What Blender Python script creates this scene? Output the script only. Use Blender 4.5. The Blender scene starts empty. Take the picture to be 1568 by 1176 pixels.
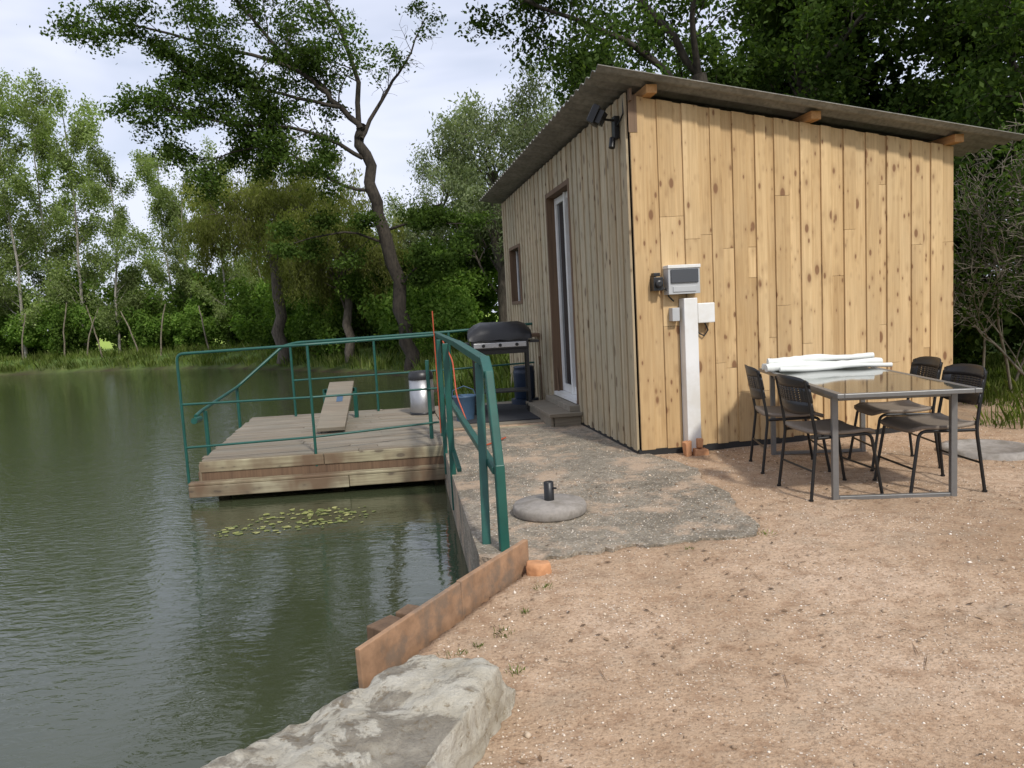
import bpy, math, random
import numpy as np
from mathutils import Vector, Matrix, noise as mnoise
rad=math.radians
scene=bpy.context.scene
random.seed(7)
# ------------------------------------------------------------------ node helpers
def new_mat(name):
    m=bpy.data.materials.new(name); m.use_nodes=True
    nt=m.node_tree; b=nt.nodes['Principled BSDF']
    return m,nt,b
def L(nt,a,b): nt.links.new(a,b)
def ramp(nt,fac,stops,interp='LINEAR'):
    r=nt.nodes.new('ShaderNodeValToRGB'); cr=r.color_ramp; cr.interpolation=interp
    while len(cr.elements)<len(stops): cr.elements.new(0.5)
    for e,(p,c) in zip(cr.elements,stops):
        e.position=p; e.color=(c[0],c[1],c[2],1) if not isinstance(c,(int,float)) else (c,c,c,1)
    L(nt,fac,r.inputs[0]); return r.outputs[0]
def mix(nt,fac,a,b,bt='MIX'):
    n=nt.nodes.new('ShaderNodeMix'); n.data_type='RGBA'; n.blend_type=bt
    for i,v in ((0,fac),(6,a),(7,b)):
        if hasattr(v,'links'): L(nt,v,n.inputs[i])
        else: n.inputs[i].default_value=v if i==0 else ((v[0],v[1],v[2],1))
    return n.outputs[2]
def mth(nt,op,a,b=None,clamp=False):
    n=nt.nodes.new('ShaderNodeMath'); n.operation=op; n.use_clamp=clamp
    for i,v in ((0,a),(1,b)):
        if v is None: continue
        if hasattr(v,'links'): L(nt,v,n.inputs[i])
        else: n.inputs[i].default_value=v
    return n.outputs[0]
def coords(nt,scale=(1,1,1),world=False):
    if world:
        g=nt.nodes.new('ShaderNodeNewGeometry'); o=g.outputs['Position']
    else:
        t=nt.nodes.new('ShaderNodeTexCoord'); o=t.outputs['Object']
    mp=nt.nodes.new('ShaderNodeMapping'); mp.inputs['Scale'].default_value=scale
    L(nt,o,mp.inputs['Vector']); return mp.outputs[0]
def noise(nt,vec,scale,detail=4,rough=.55,dist=0):
    n=nt.nodes.new('ShaderNodeTexNoise'); n.inputs['Scale'].default_value=scale
    n.inputs['Detail'].default_value=detail; n.inputs['Roughness'].default_value=rough; n.inputs['Distortion'].default_value=dist
    L(nt,vec,n.inputs['Vector']); return n.outputs['Fac']
def bump(nt,b,h,strength=.3,dist=.01,prev=None):
    n=nt.nodes.new('ShaderNodeBump'); n.inputs['Strength'].default_value=strength; n.inputs['Distance'].default_value=dist
    L(nt,h,n.inputs['Height'])
    if prev is not None: L(nt,prev,n.inputs['Normal'])
    L(nt,n.outputs[0],b.inputs['Normal']); return n.outputs[0]
def simple(name,col,rough=.5,metal=0,nscale=20,var=.25,bumps=.1,dirt=None):
    m,nt,b=new_mat(name)
    v=coords(nt,world=False); n=noise(nt,v,nscale)
    c=mix(nt,n,[x*(1-var) for x in col],[min(1,x*(1+var)) for x in col])
    if dirt: c=mix(nt,ramp(nt,noise(nt,v,nscale*.35,5,.7),[(.48,0),(.62,.7)]),c,dirt)
    L(nt,c,b.inputs['Base Color']); b.inputs['Roughness'].default_value=rough; b.inputs['Metallic'].default_value=metal
    if bumps: bump(nt,b,n,bumps,.005)
    return m
def wood(name,c_dark,c_light,knot,axis='z',rough=.75,knots=True,weather=None,wamt=.5,kamt=.85,dens=1.):
    m,nt,b=new_mat(name)
    t=nt.nodes.new('ShaderNodeTexCoord'); g=nt.nodes.new('ShaderNodeNewGeometry')
    ri=g.outputs['Random Per Island']
    cmb=nt.nodes.new('ShaderNodeCombineXYZ')
    L(nt,mth(nt,'MULTIPLY',ri,37.),cmb.inputs[0]); L(nt,mth(nt,'MULTIPLY',ri,91.),cmb.inputs[1]); L(nt,mth(nt,'MULTIPLY',ri,173.),cmb.inputs[2])
    add=nt.nodes.new('ShaderNodeVectorMath'); add.operation='ADD'; L(nt,t.outputs['Object'],add.inputs[0]); L(nt,cmb.outputs[0],add.inputs[1])
    def mp(s):
        q=nt.nodes.new('ShaderNodeMapping'); q.inputs['Scale'].default_value=s; L(nt,add.outputs[0],q.inputs['Vector']); return q.outputs[0]
    ax={'x':0,'y':1,'z':2}[axis]
    s=[45.]*3; s[ax]=1.6
    grain=noise(nt,mp(s),1.,5,.6,.6)
    s2=[9.]*3; s2[ax]=.9
    broad=noise(nt,mp(s2),1.,3)
    gr=mth(nt,'ADD',mth(nt,'MULTIPLY',grain,.6),mth(nt,'MULTIPLY',broad,.4))
    col=ramp(nt,gr,[(.32,c_dark),(.62,c_light)])
    tone=ramp(nt,mth(nt,'FRACT',mth(nt,'MULTIPLY',ri,7.31)),[(0,(.80,.76,.70)),(.5,(.98,.97,.95)),(1,(1.07,1.08,1.09))])
    col=mix(nt,1.,col,tone,'MULTIPLY')
    if weather:
        w=noise(nt,coords(nt,(1,1,.5)),1.3,4,.6)
        w=ramp(nt,w,[(.42,0),(.62,1)])
        col=mix(nt,mth(nt,'MULTIPLY',w,wamt),col,weather)
    if knots:
        for (kx,kz,th_,pw) in ((9.,4.2,.2,1.6),(17.,7.,.17,2.5)):
            s3=[kx*dens]*3; s3[ax]=kz*dens
            vo=nt.nodes.new('ShaderNodeTexVoronoi'); vo.inputs['Scale'].default_value=1.; L(nt,mp(s3),vo.inputs['Vector'])
            sep=nt.nodes.new('ShaderNodeSeparateColor'); L(nt,vo.outputs['Color'],sep.inputs[0])
            rr=mth(nt,'MULTIPLY',mth(nt,'POWER',sep.outputs[0],pw),th_)
            dd=mth(nt,'SUBTRACT',vo.outputs['Distance'],rr)
            k=ramp(nt,dd,[(.0,1),(.07,0)])
            k2=ramp(nt,dd,[(.0,.45),(.28,0)])
            col=mix(nt,k2,col,[x*.55+y*.35 for x,y in zip(c_dark,knot)])
            col=mix(nt,mth(nt,'MULTIPLY',k,kamt),col,knot)
    L(nt,col,b.inputs['Base Color']); b.inputs['Roughness'].default_value=rough
    bump(nt,b,grain,.25,.004)
    return m
def leafmat(name,c1,c2,c3,trans=.35,patch=.5):
    m=bpy.data.materials.new(name); m.use_nodes=True; nt=m.node_tree; nt.nodes.clear()
    out=nt.nodes.new('ShaderNodeOutputMaterial'); g=nt.nodes.new('ShaderNodeNewGeometry')
    ri=g.outputs['Random Per Island']
    col=ramp(nt,ri,[(0,c1),(.55,c2),(1,c3)])
    w=noise(nt,coords(nt,world=True),patch,0)
    w=ramp(nt,w,[(.3,.6),(.7,1.25)])
    col=mix(nt,1.,col,w,'MULTIPLY')
    d=nt.nodes.new('ShaderNodeBsdfDiffuse'); t=nt.nodes.new('ShaderNodeBsdfTranslucent')
    L(nt,col,d.inputs['Color']); 
    tc=mix(nt,1.,col,(1.5,1.6,.6),'MULTIPLY'); L(nt,tc,t.inputs['Color'])
    m1=nt.nodes.new('ShaderNodeMixShader'); m1.inputs[0].default_value=trans; L(nt,d.outputs[0],m1.inputs[1]); L(nt,t.outputs[0],m1.inputs[2])
    L(nt,m1.outputs[0],out.inputs['Surface']); return m
# ------------------------------------------------------------------ mesh builder
class MB:
    def __init__(s): s.v=[];s.f=[];s.m=[];s.sm=[]
    def add(s,vs,fs,mi=0,smooth=False):
        o=len(s.v); s.v+= [tuple(p) for p in vs]; s.f+=[tuple(i+o for i in f) for f in fs]; s.m+=[mi]*len(fs); s.sm+=[smooth]*len(fs)
    def box(s,lo,hi,mi=0,M=None,jit=0):
        (x0,y0,z0),(x1,y1,z1)=lo,hi
        vs=[Vector(p) for p in ((x0,y0,z0),(x1,y0,z0),(x1,y1,z0),(x0,y1,z0),(x0,y0,z1),(x1,y0,z1),(x1,y1,z1),(x0,y1,z1))]
        if jit: vs=[v+Vector([random.uniform(-jit,jit) for _ in range(3)]) for v in vs]
        if M is not None: vs=[M@v for v in vs]
        s.add(vs,[(0,3,2,1),(4,5,6,7),(0,1,5,4),(1,2,6,5),(2,3,7,6),(3,0,4,7)],mi)
    def beam(s,a,b,w,h,mi=0,up=(0,0,1)):
        a=Vector(a);b=Vector(b);d=(b-a);ln=d.length;d.normalize();r=d.cross(Vector(up))
        if r.length<1e-4: r=Vector((1,0,0))
        r.normalize();u=r.cross(d)
        M=Matrix((( r.x,d.x,u.x,a.x),(r.y,d.y,u.y,a.y),(r.z,d.z,u.z,a.z),(0,0,0,1)))
        s.box((-w/2,0,-h/2),(w/2,ln,h/2),mi,M)
    def tube(s,pts,r,n=10,mi=0,cap=True):
        pts=[Vector(p) for p in pts]; rs=r if isinstance(r,(list,tuple)) else [r]*len(pts)
        vs=[];pu=None
        for i,p in enumerate(pts):
            d=(pts[min(i+1,len(pts)-1)]-pts[max(i-1,0)]).normalized()
            if pu is None: pu=Vector((0,0,1)) if abs(d.z)<.9 else Vector((1,0,0))
            u=(pu-d*pu.dot(d)); 
            if u.length<1e-4: u=d.orthogonal()
            u.normalize(); pu=u; w=d.cross(u)
            for k in range(n):
                a=2*math.pi*k/n; vs.append(p+(u*math.cos(a)+w*math.sin(a))*rs[i])
        fs=[(i*n+k,i*n+(k+1)%n,(i+1)*n+(k+1)%n,(i+1)*n+k) for i in range(len(pts)-1) for k in range(n)]
        s.add(vs,fs,mi,True)
        if cap:
            s.add(vs[:n],[tuple(range(n))[::-1]],mi); s.add(vs[-n:],[tuple(range(n))],mi)
    def lathe(s,prof,c=(0,0,0),n=32,mi=0,smooth=True,M=None):
        vs=[];c=Vector(c)
        for r,z in prof:
            for k in range(n):
                a=2*math.pi*k/n; p=Vector((r*math.cos(a),r*math.sin(a),z)); vs.append((M@p if M else p)+c)
        fs=[(i*n+k,i*n+(k+1)%n,(i+1)*n+(k+1)%n,(i+1)*n+k) for i in range(len(prof)-1) for k in range(n)]
        s.add(vs,fs,mi,smooth)
        s.add(vs[-n:],[tuple(range(n))],mi); s.add(vs[:n],[tuple(range(n))[::-1]],mi)
    def build(s,name,mats,parent=None,bevel=0,loc=None,rotz=None):
        me=bpy.data.meshes.new(name); me.from_pydata(s.v,[],s.f); 
        for m in (mats if isinstance(mats,(list,tuple)) else [mats]): me.materials.append(m)
        me.polygons.foreach_set('material_index',s.m); me.polygons.foreach_set('use_smooth',s.sm); me.update()
        o=bpy.data.objects.new(name,me); scene.collection.objects.link(o)
        if parent: o.parent=parent
        if loc: o.location=loc
        if rotz is not None: o.rotation_euler[2]=rotz
        if bevel:
            b=o.modifiers.new('b','BEVEL'); b.width=bevel; b.segments=2; b.limit_method='ANGLE'; b.angle_limit=rad(40)
        return o
def empty(name,loc=(0,0,0),rotz=0):
    e=bpy.data.objects.new(name,None); e.empty_display_size=.2; scene.collection.objects.link(e); e.location=loc; e.rotation_euler[2]=rotz; return e
def npmesh(name,verts,nper,mats,parent=None,smooth=False):
    F=verts.shape[0]; me=bpy.data.meshes.new(name)
    me.vertices.add(F*nper); me.vertices.foreach_set('co',verts.reshape(-1).astype(np.float32))
    me.loops.add(F*nper); me.loops.foreach_set('vertex_index',np.arange(F*nper,dtype=np.int32))
    me.polygons.add(F); me.polygons.foreach_set('loop_start',np.arange(0,F*nper,nper,dtype=np.int32)); 
    me.update(calc_edges=True)
    for m in (mats if isinstance(mats,(list,tuple)) else [mats]): me.materials.append(m)
    o=bpy.data.objects.new(name,me); scene.collection.objects.link(o)
    if parent: o.parent=parent
    return o
def bezier(p0,p1,p2,n=8):
    p0,p1,p2=Vector(p0),Vector(p1),Vector(p2)
    return [(p0*(1-t)**2+p1*2*t*(1-t)+p2*t*t) for t in [i/n for i in range(n+1)]]
def fillet(pts,r=.06,n=5):
    pts=[Vector(p) for p in pts]; out=[pts[0]]
    for a,b,c in zip(pts[:-2],pts[1:-1],pts[2:]):
        d1=(a-b);d2=(c-b); q=min(r,d1.length*.45,d2.length*.45)
        out+=bezier(b+d1.normalized()*q,b,b+d2.normalized()*q,n)
    out.append(pts[-1]); return out
# ------------------------------------------------------------------ camera
H=1.4; th=rad(5.7); ph=rad(3.15)
F_=Vector((0,math.cos(th),-math.sin(th)));R0=Vector((1,0,0));U0=R0.cross(F_)
R_=R0*math.cos(ph)-U0*math.sin(ph);U_=U0*math.cos(ph)+R0*math.sin(ph)
cam=bpy.data.objects.new('camera',bpy.data.cameras.new('camera')); scene.collection.objects.link(cam)
cam.matrix_world=Matrix(((R_.x,U_.x,-F_.x,0),(R_.y,U_.y,-F_.y,0),(R_.z,U_.z,-F_.z,H),(0,0,0,1)))
cam.data.sensor_width=36; cam.data.lens=26.0; cam.data.clip_end=2000; cam.data.clip_start=.05
scene.camera=cam
# ------------------------------------------------------------------ world + sun
sun_dir=Vector((.42,-.90,0)).normalized(); el=rad(44)
w=bpy.data.worlds.new('World'); scene.world=w; w.use_nodes=True; nt=w.node_tree
bg=nt.nodes['Background']; sky=nt.nodes.new('ShaderNodeTexSky'); sky.sky_type='NISHITA'; sky.sun_disc=False
sky.sun_elevation=el; sky.sun_rotation=math.atan2(sun_dir.x,sun_dir.y); sky.dust_density=2.; sky.air_density=1.0
tc=nt.nodes.new('ShaderNodeTexCoord'); mp=nt.nodes.new('ShaderNodeMapping'); mp.inputs['Scale'].default_value=(1.,1.,3.2); L(nt,tc.outputs['Generated'],mp.inputs['Vector'])
cl=noise(nt,mp.outputs[0],1.9,4,.6,.4); cf=ramp(nt,cl,[(.34,.55),(.6,.97)])
c=mix(nt,cf,sky.outputs[0],(7.3,7.7,9.1)); L(nt,c,bg.inputs['Color']); bg.inputs['Strength'].default_value=.122
sl=bpy.data.lights.new('sun','SUN'); sl.energy=3.0; sl.angle=rad(4.5); sl.color=(1,.95,.87)
so=bpy.data.objects.new('sun',sl); scene.collection.objects.link(so)
sv=Vector((sun_dir.x*math.cos(el),sun_dir.y*math.cos(el),math.sin(el))); so.rotation_euler=sv.to_track_quat('Z','Y').to_euler(); so.location=sv*40
scene.view_settings.view_transform='Standard'; scene.view_settings.look='None'; scene.view_settings.exposure=0
# ------------------------------------------------------------------ materials
def dirt_mat():
    m,nt,b=new_mat('ground_dirt_grass'); v=coords(nt,world=True)
    n1=noise(nt,v,.9,5,.6); n2=noise(nt,v,9,6,.7); n3=noise(nt,v,60,4,.75)
    base=ramp(nt,n1,[(.3,(.37,.25,.155)),(.5,(.50,.355,.235)),(.7,(.60,.445,.315))])
    base=mix(nt,ramp(nt,n2,[(.36,.7),(.53,0)]),base,(.30,.185,.11))
    base=mix(nt,ramp(nt,noise(nt,v,3.1,4,.6),[(.52,0),(.7,.45)]),base,(.34,.275,.20))
    vo=nt.nodes.new('ShaderNodeTexVoronoi'); vo.inputs['Scale'].default_value=75; L(nt,v,vo.inputs['Vector'])
    sep=nt.nodes.new('ShaderNodeSeparateColor'); L(nt,vo.outputs['Color'],sep.inputs[0])
    peb=mth(nt,'MULTIPLY',mth(nt,'LESS_THAN',vo.outputs['Distance'],.38),mth(nt,'GREATER_THAN',sep.outputs[0],.5))
    peb=mth(nt,'MULTIPLY',peb,ramp(nt,noise(nt,v,1.7,4,.6),[(.42,.2),(.6,1)]))
    pc=ramp(nt,sep.outputs[1],[(0,(.24,.16,.10)),(.5,(.56,.44,.32)),(1,(.80,.71,.59))])
    base=mix(nt,mth(nt,'MULTIPLY',peb,.75),base,pc)
    base=mix(nt,ramp(nt,n3,[(.36,.7),(.5,0)]),base,(.23,.145,.085))
    at=nt.nodes.new('ShaderNodeAttribute'); at.attribute_name='grass'
    gcol=ramp(nt,noise(nt,v,1.6,6,.7),[(.3,(.06,.10,.028)),(.55,(.12,.18,.045)),(.75,(.19,.215,.075))])
    at2=nt.nodes.new('ShaderNodeAttribute'); at2.attribute_name='field'
    gcol=mix(nt,at2.outputs['Fac'],gcol,(.30,.40,.07))
    gf=mth(nt,'ADD',at.outputs['Fac'],mth(nt,'MULTIPLY',mth(nt,'SUBTRACT',n2,.5),1.2),True)
    gf=ramp(nt,gf,[(.4,0),(.6,1)])
    c=mix(nt,gf,base,gcol)
    at3=nt.nodes.new('ShaderNodeAttribute'); at3.attribute_name='mud'
    c=mix(nt,at3.outputs['Fac'],c,(.05,.035,.022))
    L(nt,c,b.inputs['Base Color']); b.inputs['Roughness'].default_value=.95; b.inputs['Specular IOR Level'].default_value=.2
    h=mth(nt,'ADD',mth(nt,'MULTIPLY',n2,1.1),mth(nt,'ADD',mth(nt,'MULTIPLY',n3,.4),mth(nt,'MULTIPLY',peb,.3)))
    bump(nt,b,h,.8,.028); return m
def conc_mat():
    m,nt,b=new_mat('gravelly_concrete'); v=coords(nt,world=True)
    n1=noise(nt,v,1.4,4); n2=noise(nt,v,12,5,.7)
    vo=nt.nodes.new('ShaderNodeTexVoronoi'); vo.inputs['Scale'].default_value=62; L(nt,v,vo.inputs['Vector'])
    sep=nt.nodes.new('ShaderNodeSeparateColor'); L(nt,vo.outputs['Color'],sep.inputs[0])
    base=ramp(nt,n1,[(.3,(.165,.14,.10)),(.55,(.25,.215,.16)),(.75,(.36,.295,.22))])
    pc=ramp(nt,sep.outputs[1],[(0,(.10,.09,.07)),(.5,(.28,.25,.20)),(1,(.56,.51,.44))])
    base=mix(nt,mth(nt,'MULTIPLY',mth(nt,'LESS_THAN',vo.outputs['Distance'],.42),.7),base,pc)
    base=mix(nt,ramp(nt,n2,[(.38,.6),(.52,0)]),base,(.11,.09,.065))
    base=mix(nt,ramp(nt,noise(nt,v,2.3,5,.7),[(.50,0),(.62,.75)]),base,(.46,.335,.23))
    L(nt,base,b.inputs['Base Color']); b.inputs['Roughness'].default_value=.9
    bump(nt,b,mth(nt,'SUBTRACT',n2,mth(nt,'MULTIPLY',vo.outputs['Distance'],.5)),.7,.015); return m
M_ground=dirt_mat(); M_conc=conc_mat()
M_wallS=wood('pine_board_golden',(.42,.27,.12),(.63,.445,.23),(.17,.075,.03),weather=(.47,.35,.20),wamt=.35)  # golden pine, the front boards' own colour
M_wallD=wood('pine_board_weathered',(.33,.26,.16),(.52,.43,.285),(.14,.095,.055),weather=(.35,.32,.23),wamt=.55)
M_deck=wood('deck_board_weathered',(.14,.115,.085),(.30,.26,.20),(.1,.07,.05),axis='x',weather=(.19,.175,.135),wamt=.65,knots=False)
M_fascia=wood('fascia_board_peeling',(.17,.145,.09),(.47,.44,.30),(.06,.04,.03),axis='x',weather=(.13,.08,.045),wamt=.95,kamt=.6)
M_purlin=wood('purlin_wood',(.4,.2,.07),(.58,.33,.14),(.2,.1,.04),axis='y',knots=False)
M_brown=wood('brown_timber',(.10,.06,.035),(.19,.12,.07),(.05,.03,.02),axis='z',knots=False)
M_osb=simple('formwork_board',(.31,.185,.105),.85,nscale=16,var=.55,bumps=.7,dirt=(.17,.13,.095))
M_green=simple('green_rail_paint',(.008,.075,.056),.42,nscale=9,var=.4,bumps=.15)
M_black=simple('black_plastic',(.014,.014,.015),.4,nscale=60,var=.2,bumps=.1)
M_blackmetal=simple('black_metal',(.02,.02,.02),.35,.4,nscale=30,var=.2)
M_white=simple('white_pvc',(.72,.72,.70),.4,nscale=5,var=.08,bumps=.03,dirt=(.62,.60,.54))
M_greyplastic=simple('grey_plastic',(.42,.43,.43),.45,nscale=8,var=.08,bumps=.03)
M_steel=simple('brushed_steel',(.40,.40,.40),.38,.85,nscale=14,var=.15,bumps=.05)
M_tabmetal=simple('grey_powdercoat',(.20,.20,.195),.4,.5,nscale=25,var=.15)
M_seat=simple('taupe_seat',(.20,.165,.13),.7,nscale=120,var=.25,bumps=.2)
M_cloth=simple('white_canvas',(.70,.72,.68),.8,nscale=8,var=.12,bumps=.3)
M_dark=simple('dark_interior',(.02,.018,.016),.8)
M_flash=simple('black_membrane',(.015,.015,.015),.6)
M_mat=simple('rubber_mat',(.022,.023,.026),.9,nscale=150,var=.5,bumps=.6)
M_blue=simple('blue_bucket_plastic',(.05,.10,.17),.45)
M_navy=simple('dark_blue_barrel',(.015,.03,.06),.4)
M_orange=simple('orange_hose',(.42,.075,.03),.5)
M_brick=simple('broken_brick',(.50,.25,.12),.9,nscale=18,var=.35,bumps=.5)
M_basec=simple('cast_concrete',(.28,.255,.225),.85,nscale=24,var=.35,bumps=.45,dirt=(.18,.16,.13))
def roof_mat():
    m,nt,b=new_mat('fibre_cement_roof'); v=coords(nt); n=noise(nt,v,3,5,.6); n2=noise(nt,v,25,4)
    c=ramp(nt,n,[(.3,(.17,.165,.145)),(.7,(.30,.29,.26))]); c=mix(nt,ramp(nt,n2,[(.4,.4),(.55,0)]),c,(.10,.095,.08))
    L(nt,c,b.inputs['Base Color']); b.inputs['Roughness'].default_value=.8; bump(nt,b,n2,.2,.004); return m
M_roof=roof_mat()
def glass_mat(name,col,rough=.03,sp=.9):
    m,nt,b=new_mat(name); b.inputs['Roughness'].default_value=rough; b.inputs['Specular IOR Level'].default_value=sp
    n=noise(nt,coords(nt),3.,2); L(nt,mix(nt,n,[x*.8 for x in col],[x*1.2 for x in col]),b.inputs['Base Color']); return m
M_glass=glass_mat('window_glass',(.03,.035,.04)); M_tabglass=glass_mat('smoked_glass_top',(.05,.055,.045),.06,.6)
def rock_mat():
    m,nt,b=new_mat('limestone'); v=coords(nt); n=noise(nt,v,3.5,8,.7,.3); n2=noise(nt,v,24,7,.75); n3=noise(nt,v,3.4,6,.65,.4)
    c=ramp(nt,n,[(.3,(.44,.38,.27)),(.5,(.62,.575,.465)),(.72,(.76,.73,.64))])
    g=nt.nodes.new('ShaderNodeNewGeometry'); s=nt.nodes.new('ShaderNodeSeparateXYZ'); L(nt,g.outputs['Normal'],s.inputs[0])
    top=ramp(nt,s.outputs[2],[(.6,.1),(.93,1)])
    patch=mth(nt,'MULTIPLY',ramp(nt,n3,[(.50,0),(.54,1)]),top)
    c=mix(nt,mth(nt,'MULTIPLY',patch,.8),c,ramp(nt,n2,[(.3,(.11,.09,.065)),(.7,(.36,.31,.23))]))
    c=mix(nt,ramp(nt,n2,[(.36,.75),(.45,0)]),c,(.26,.195,.11))
    L(nt,c,b.inputs['Base Color']); b.inputs['Roughness'].default_value=.92
    bump(nt,b,mth(nt,'ADD',n2,mth(nt,'MULTIPLY',n,1.)),1.,.035); return m
M_rock=rock_mat()
def water_mat():
    m,nt,b=new_mat('pond_water'); v=coords(nt,(1,1,1),world=True)
    n0=noise(nt,v,.35,2); c=mix(nt,n0,(.038,.047,.022),(.055,.064,.034)); L(nt,c,b.inputs['Base Color'])
    b.inputs['Roughness'].default_value=.018; b.inputs['IOR'].default_value=1.4; b.inputs['Specular IOR Level'].default_value=.95
    mp=nt.nodes.new('ShaderNodeMapping'); mp.inputs['Rotation'].default_value=(0,0,.5); mp.inputs['Scale'].default_value=(1.,2.4,1); L(nt,v,mp.inputs['Vector'])
    a=noise(nt,mp.outputs[0],7.5,3,.5,.5); bb=noise(nt,mp.outputs[0],1.3,2,.5)
    sx=nt.nodes.new('ShaderNodeSeparateXYZ'); L(nt,v,sx.inputs[0])
    openw=ramp(nt,mth(nt,'ADD',mth(nt,'MULTIPLY',sx.outputs[0],-.12),mth(nt,'MULTIPLY',noise(nt,v,.35,2),.5)),[(.35,.22),(.75,1)])
    h=mth(nt,'ADD',mth(nt,'MULTIPLY',mth(nt,'MULTIPLY',a,openw),.5),mth(nt,'MULTIPLY',bb,.35))
    bump(nt,b,h,.15,.11); return m
M_water=water_mat()
def bark(name,c1,c2,white=False):
    m,nt,b=new_mat(name); v=coords(nt,(1,1,.3) if not white else (1,1,2.)); n=noise(nt,v,14,5,.7)
    c=ramp(nt,n,[(.35,c1),(.6,c2)]); L(nt,c,b.inputs['Base Color']); b.inputs['Roughness'].default_value=.95; bump(nt,b,n,.6,.02); return m
M_bark=bark('alder_bark',(.02,.016,.012),(.055,.045,.033)); M_birch=bark('birch_bark',(.10,.09,.07),(.34,.32,.28),True); M_wbark=bark('willow_bark',(.05,.04,.03),(.13,.11,.085))
M_sap=bark('sapling_bark',(.09,.075,.05),(.22,.19,.14))
L_alder=leafmat('alder_leaves',(.034,.062,.015),(.060,.10,.022),(.10,.15,.038),.40)
L_will=leafmat('weeping_willow_leaves',(.12,.14,.036),(.18,.205,.055),(.25,.27,.095),.42)
L_silver=leafmat('silver_willow_leaves',(.13,.165,.085),(.19,.235,.125),(.28,.32,.19),.38)
L_birch=leafmat('birch_leaves',(.14,.18,.065),(.20,.26,.10),(.29,.35,.15),.45)
L_shrub=leafmat('shrub_leaves',(.06,.12,.022),(.12,.20,.04),(.20,.30,.07),.42)
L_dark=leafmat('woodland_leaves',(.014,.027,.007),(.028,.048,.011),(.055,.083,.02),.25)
L_over=leafmat('overhang_leaves',(.032,.06,.015),(.055,.092,.022),(.10,.15,.042),.42)
L_grass=leafmat('grass_blades',(.10,.15,.03),(.17,.23,.055),(.28,.31,.12),.35,1.)
# ------------------------------------------------------------------ pond outline / ground
pond=[(-.62,2.78),(0.0,3.93),(-.22,4.12),(-.50,6.0),(-.84,8.4),(-1.0,11.2),(-1.3,16.5),(-2.8,22.0),(-3.9,23.6),(-5.6,25.4),(-8.3,28.2),(-11.5,31.2),(-15.2,33.6),(-19.6,35.2),(-24.9,36.0),(-40,38),(-75,36),(-75,-25),(-12,-18),(-2.8,-2.),(-1.35,.9),(-.86,1.95),(-.62,2.5)]
P=np.array(pond)
def poly_sd(x,y,P):
    d=np.full(x.shape,1e9); ins=np.zeros(x.shape,bool)
    for i in range(len(P)):
        a=P[i];b=P[(i+1)%len(P)];e=b-a;t=np.clip(((x-a[0])*e[0]+(y-a[1])*e[1])/(e@e),0,1)
        d=np.minimum(d,np.hypot(x-a[0]-t*e[0],y-a[1]-t*e[1]))
        c=((a[1]>y)!=(b[1]>y)); xi=(b[0]-a[0])*(y-a[1])/((b[1]-a[1]) if b[1]!=a[1] else 1e-9)+a[0]
        ins^=(c&(x<xi))
    return np.where(ins,-d,d)
def pond_sd(x,y): return poly_sd(x,y,P)
outer=[(-.01,3.95),(.10,3.99),(.24,4.05),(.45,4.10),(.62,4.15),(.86,4.12),(1.1,4.2),(1.38,4.22),(1.46,4.42),(1.45,4.8),(1.52,5.2),(1.42,5.6),(1.5,6.0),(1.35,6.4),(1.22,6.75)]
def jag(pts,a=.02,k=4,seed=2):
    r=random.Random(seed);o=[]
    for p,q in zip(pts[:-1],pts[1:]):
        for i in range(k):
            t=i/k;o.append((p[0]*(1-t)+q[0]*t+r.uniform(-a,a)*.3,p[1]*(1-t)+q[1]*t+r.uniform(-a,a)))
    return o+[pts[-1]]
ring=[(-.01,3.95)]+jag(outer,.03,5)[3:]+[(1.22,6.9),(.95,8.75),(-.88,8.6),(-.86,8.4),(-.52,6.0),(-.24,4.10)]
def axis(lo,hi,c0,c1,step,grow):
    a=[c0]
    while a[-1]<c1: a.append(a[-1]+step)
    s=step
    while a[-1]<hi: s*=grow; a.append(a[-1]+s)
    b=[c0]; s=step
    while b[-1]>lo: s*=grow; b.append(b[-1]-s)
    return np.array(b[:0:-1]+a)
xs=axis(-300,300,-2.2,5.5,.035,1.045); ys=axis(-120,500,1.2,8.5,.035,1.035)
X,Y=np.meshgrid(xs,ys)
rng=np.random.default_rng(3)
def vnoise(x,y,sc,seed):
    r=np.random.default_rng(seed); g=r.random((256,256)); fx=(x/sc)%256; fy=(y/sc)%256
    i=np.floor(fx).astype(int)%256;j=np.floor(fy).astype(int)%256;u=fx-np.floor(fx);v=fy-np.floor(fy);u=u*u*(3-2*u);v=v*v*(3-2*v);i1=(i+1)%256;j1=(j+1)%256
    return (g[i,j]*(1-u)+g[i1,j]*u)*(1-v)+(g[i,j1]*(1-u)+g[i1,j1]*u)*v-.5
def gz(x,y): return vnoise(x,y,.45,1)*.018+vnoise(x,y,.13,2)*.010+vnoise(x,y,1.5,9)*.02
def sstep(a,b,x):
    t=np.clip((x-a)/(b-a),0,1); return t*t*(3-2*t)
SD=pond_sd(X,Y)
far=np.clip((Y-13)/4,0,1); far=np.maximum(far,np.clip((-X-6)/3,0,1))
nearz=-1.3+1.3*sstep(-.02,.05,SD)
farz=-1.3+sstep(-2.5,.2,SD+vnoise(X,Y,1.1,5)*.5)*.98+sstep(0,1.8,SD+vnoise(X,Y,.8,6)*.7)*.55
padsd=poly_sd(X,Y,np.array(ring))
Z=nearz*(1-far)+farz*far+gz(X,Y)*(SD>.04)+vnoise(X,Y,2.5,8)*.25*np.clip((Y-12)/6,0,1)*(SD>1)-.05*sstep(0,.07,-padsd)
ny,nx=X.shape
verts=np.stack([X,Y,Z],-1).reshape(-1,3)
idx=np.arange(ny*nx).reshape(ny,nx)
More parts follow.
